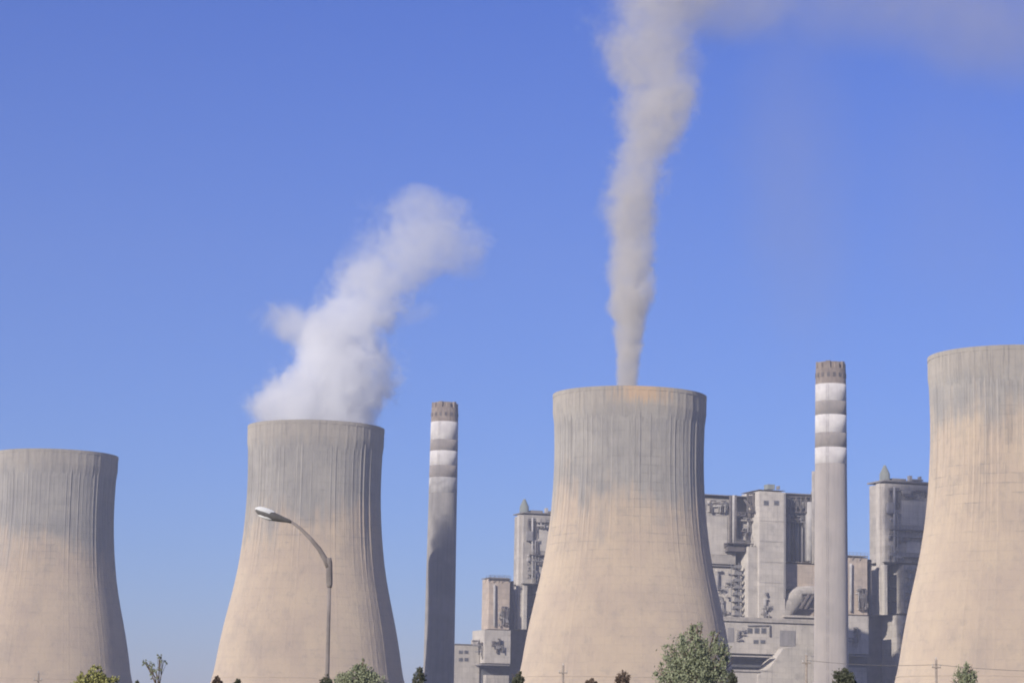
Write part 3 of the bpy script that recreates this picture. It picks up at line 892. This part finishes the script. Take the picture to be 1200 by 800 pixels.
puff(545, 318, c2.y, 32, 18, .035, (.995, .995, .998), steam, 1.0, .08)
puff(455, 430, c2.y, 18, 28, .04, (.995, .995, .998), steam, 1.0, .08)
puff(318, 465, c2.y, 18, 36, .06, (.995, .995, .998), steam, 1.0, .08)

c3 = TP[2]
smoke = plume('smoke_plume', c3, c3.y,
    [(470, 735, 11), (448, 735, 13), (400, 737, 19), (350, 739, 24), (300, 740, 29), (250, 742, 31), (215, 744, 33), (180, 752, 38), (144, 765, 42), (108, 770, 45), (80, 758, 56), (45, 760, 66), (0, 775, 72), (-60, 800, 84)],
    (.87, .845, .80), .1, [(0, 1.3), (.1, 1.0), (.4, .72), (.7, .55), (1, .45)], .62, 2.0, .13, dexp=1.05, detail=6, outer=1.5)
tag(smoke, 'grey brown smoke column rising straight up from the middle cooling tower', 'smoke')
puff(850, 5, c3.y, 110, 62, .030, (.88, .86, .82), smoke, 1.3, .05, 'drifting_smoke', ydep=25)
puff(1000, -5, c3.y, 190, 95, .016, (.87, .85, .82), smoke, 1.2, .035, 'drifting_smoke', ydep=35, soft=.9)
puff(1160, 30, c3.y, 180, 110, .020, (.87, .84, .81), smoke, 1.2, .035, 'drifting_smoke', ydep=35, soft=.9)
puff(930, 230, c3.y, 110, 330, .0062, (.82, .80, .78), smoke, 1.1, .03, 'drifting_smoke', ydep=35, soft=.95)
puff(1120, 250, c3.y, 160, 260, .0030, (.82, .80, .78), smoke, 1.0, .025, 'drifting_smoke', ydep=35, soft=.95)

# ---------------------------------------------------------------- haze
hm, t, out = new_mat('haze_air')
v = t.n('ShaderNodeVolumePrincipled'); t.l(v.outputs[0], out.inputs['Volume'])
v.inputs['Color'].default_value = (.90, .93, 1.0, 1); v.inputs['Density'].default_value = .00027; v.inputs['Anisotropy'].default_value = .3
bm = bmesh.new(); add_box(bm, -900, 900, -60, 1500, -1, 300)
HAZE = mesh_obj('haze', bm, hm); tag(HAZE, kind='stuff')

# ---------------------------------------------------------------- light
AZ, EL = R(33), R(20.5)
sd = Vector((-math.sin(AZ) * math.cos(EL), -math.cos(AZ) * math.cos(EL), math.sin(EL)))
ld = bpy.data.lights.new('sun', 'SUN'); lo = bpy.data.objects.new('sun', ld); col.objects.link(lo)
ld.energy = 4.9; ld.angle = R(.5); ld.color = (1.0, .93, .84)
lo.rotation_euler = (-sd).to_track_quat('-Z', 'Y').to_euler(); lo.location = (0, 0, 400)
w = bpy.data.worlds.new("World"); sc.world = w; w.use_nodes = True
t = NT(w.node_tree); w.node_tree.nodes.clear()
wo = t.n('ShaderNodeOutputWorld'); bg = t.n('ShaderNodeBackground'); t.l(bg.outputs[0], wo.inputs[0])
sky = t.n('ShaderNodeTexSky'); sky.sky_type = 'NISHITA'; sky.sun_disc = False
sky.sun_elevation = EL; sky.sun_rotation = R(180) + AZ
sky.air_density = 1.2; sky.dust_density = .3; sky.ozone_density = 6.0; sky.altitude = 300
dz = t.xyz(t.n('ShaderNodeTexCoord').outputs['Generated'])[2]
grad = t.mix(t.rng(dz, 0, .30, 0, 1, False), c4((1.0, .98, 1.50)), c4((.52, .67, 1.42)))
grad = t.mix(t.rng(dz, .34, .8, 0, 1, False), grad, c4((.36, .44, .95)))
tint = t.mix(1.0, sky.outputs[0], grad, 'MULTIPLY')
t.l(tint, bg.inputs[0]); bg.inputs[1].default_value = .078

# ---------------------------------------------------------------- render settings
sc.view_settings.view_transform = 'Standard'; sc.view_settings.look = 'None'; sc.view_settings.gamma = 1
sc.view_settings.exposure = 0.23
cy = sc.cycles
cy.max_bounces = 10; cy.diffuse_bounces = 2; cy.glossy_bounces = 1; cy.volume_bounces = 8; cy.transparent_max_bounces = 16
cy.volume_step_rate = 1.0; cy.volume_max_steps = 256
cy.use_denoising = True
cy.filter_width = 1.9
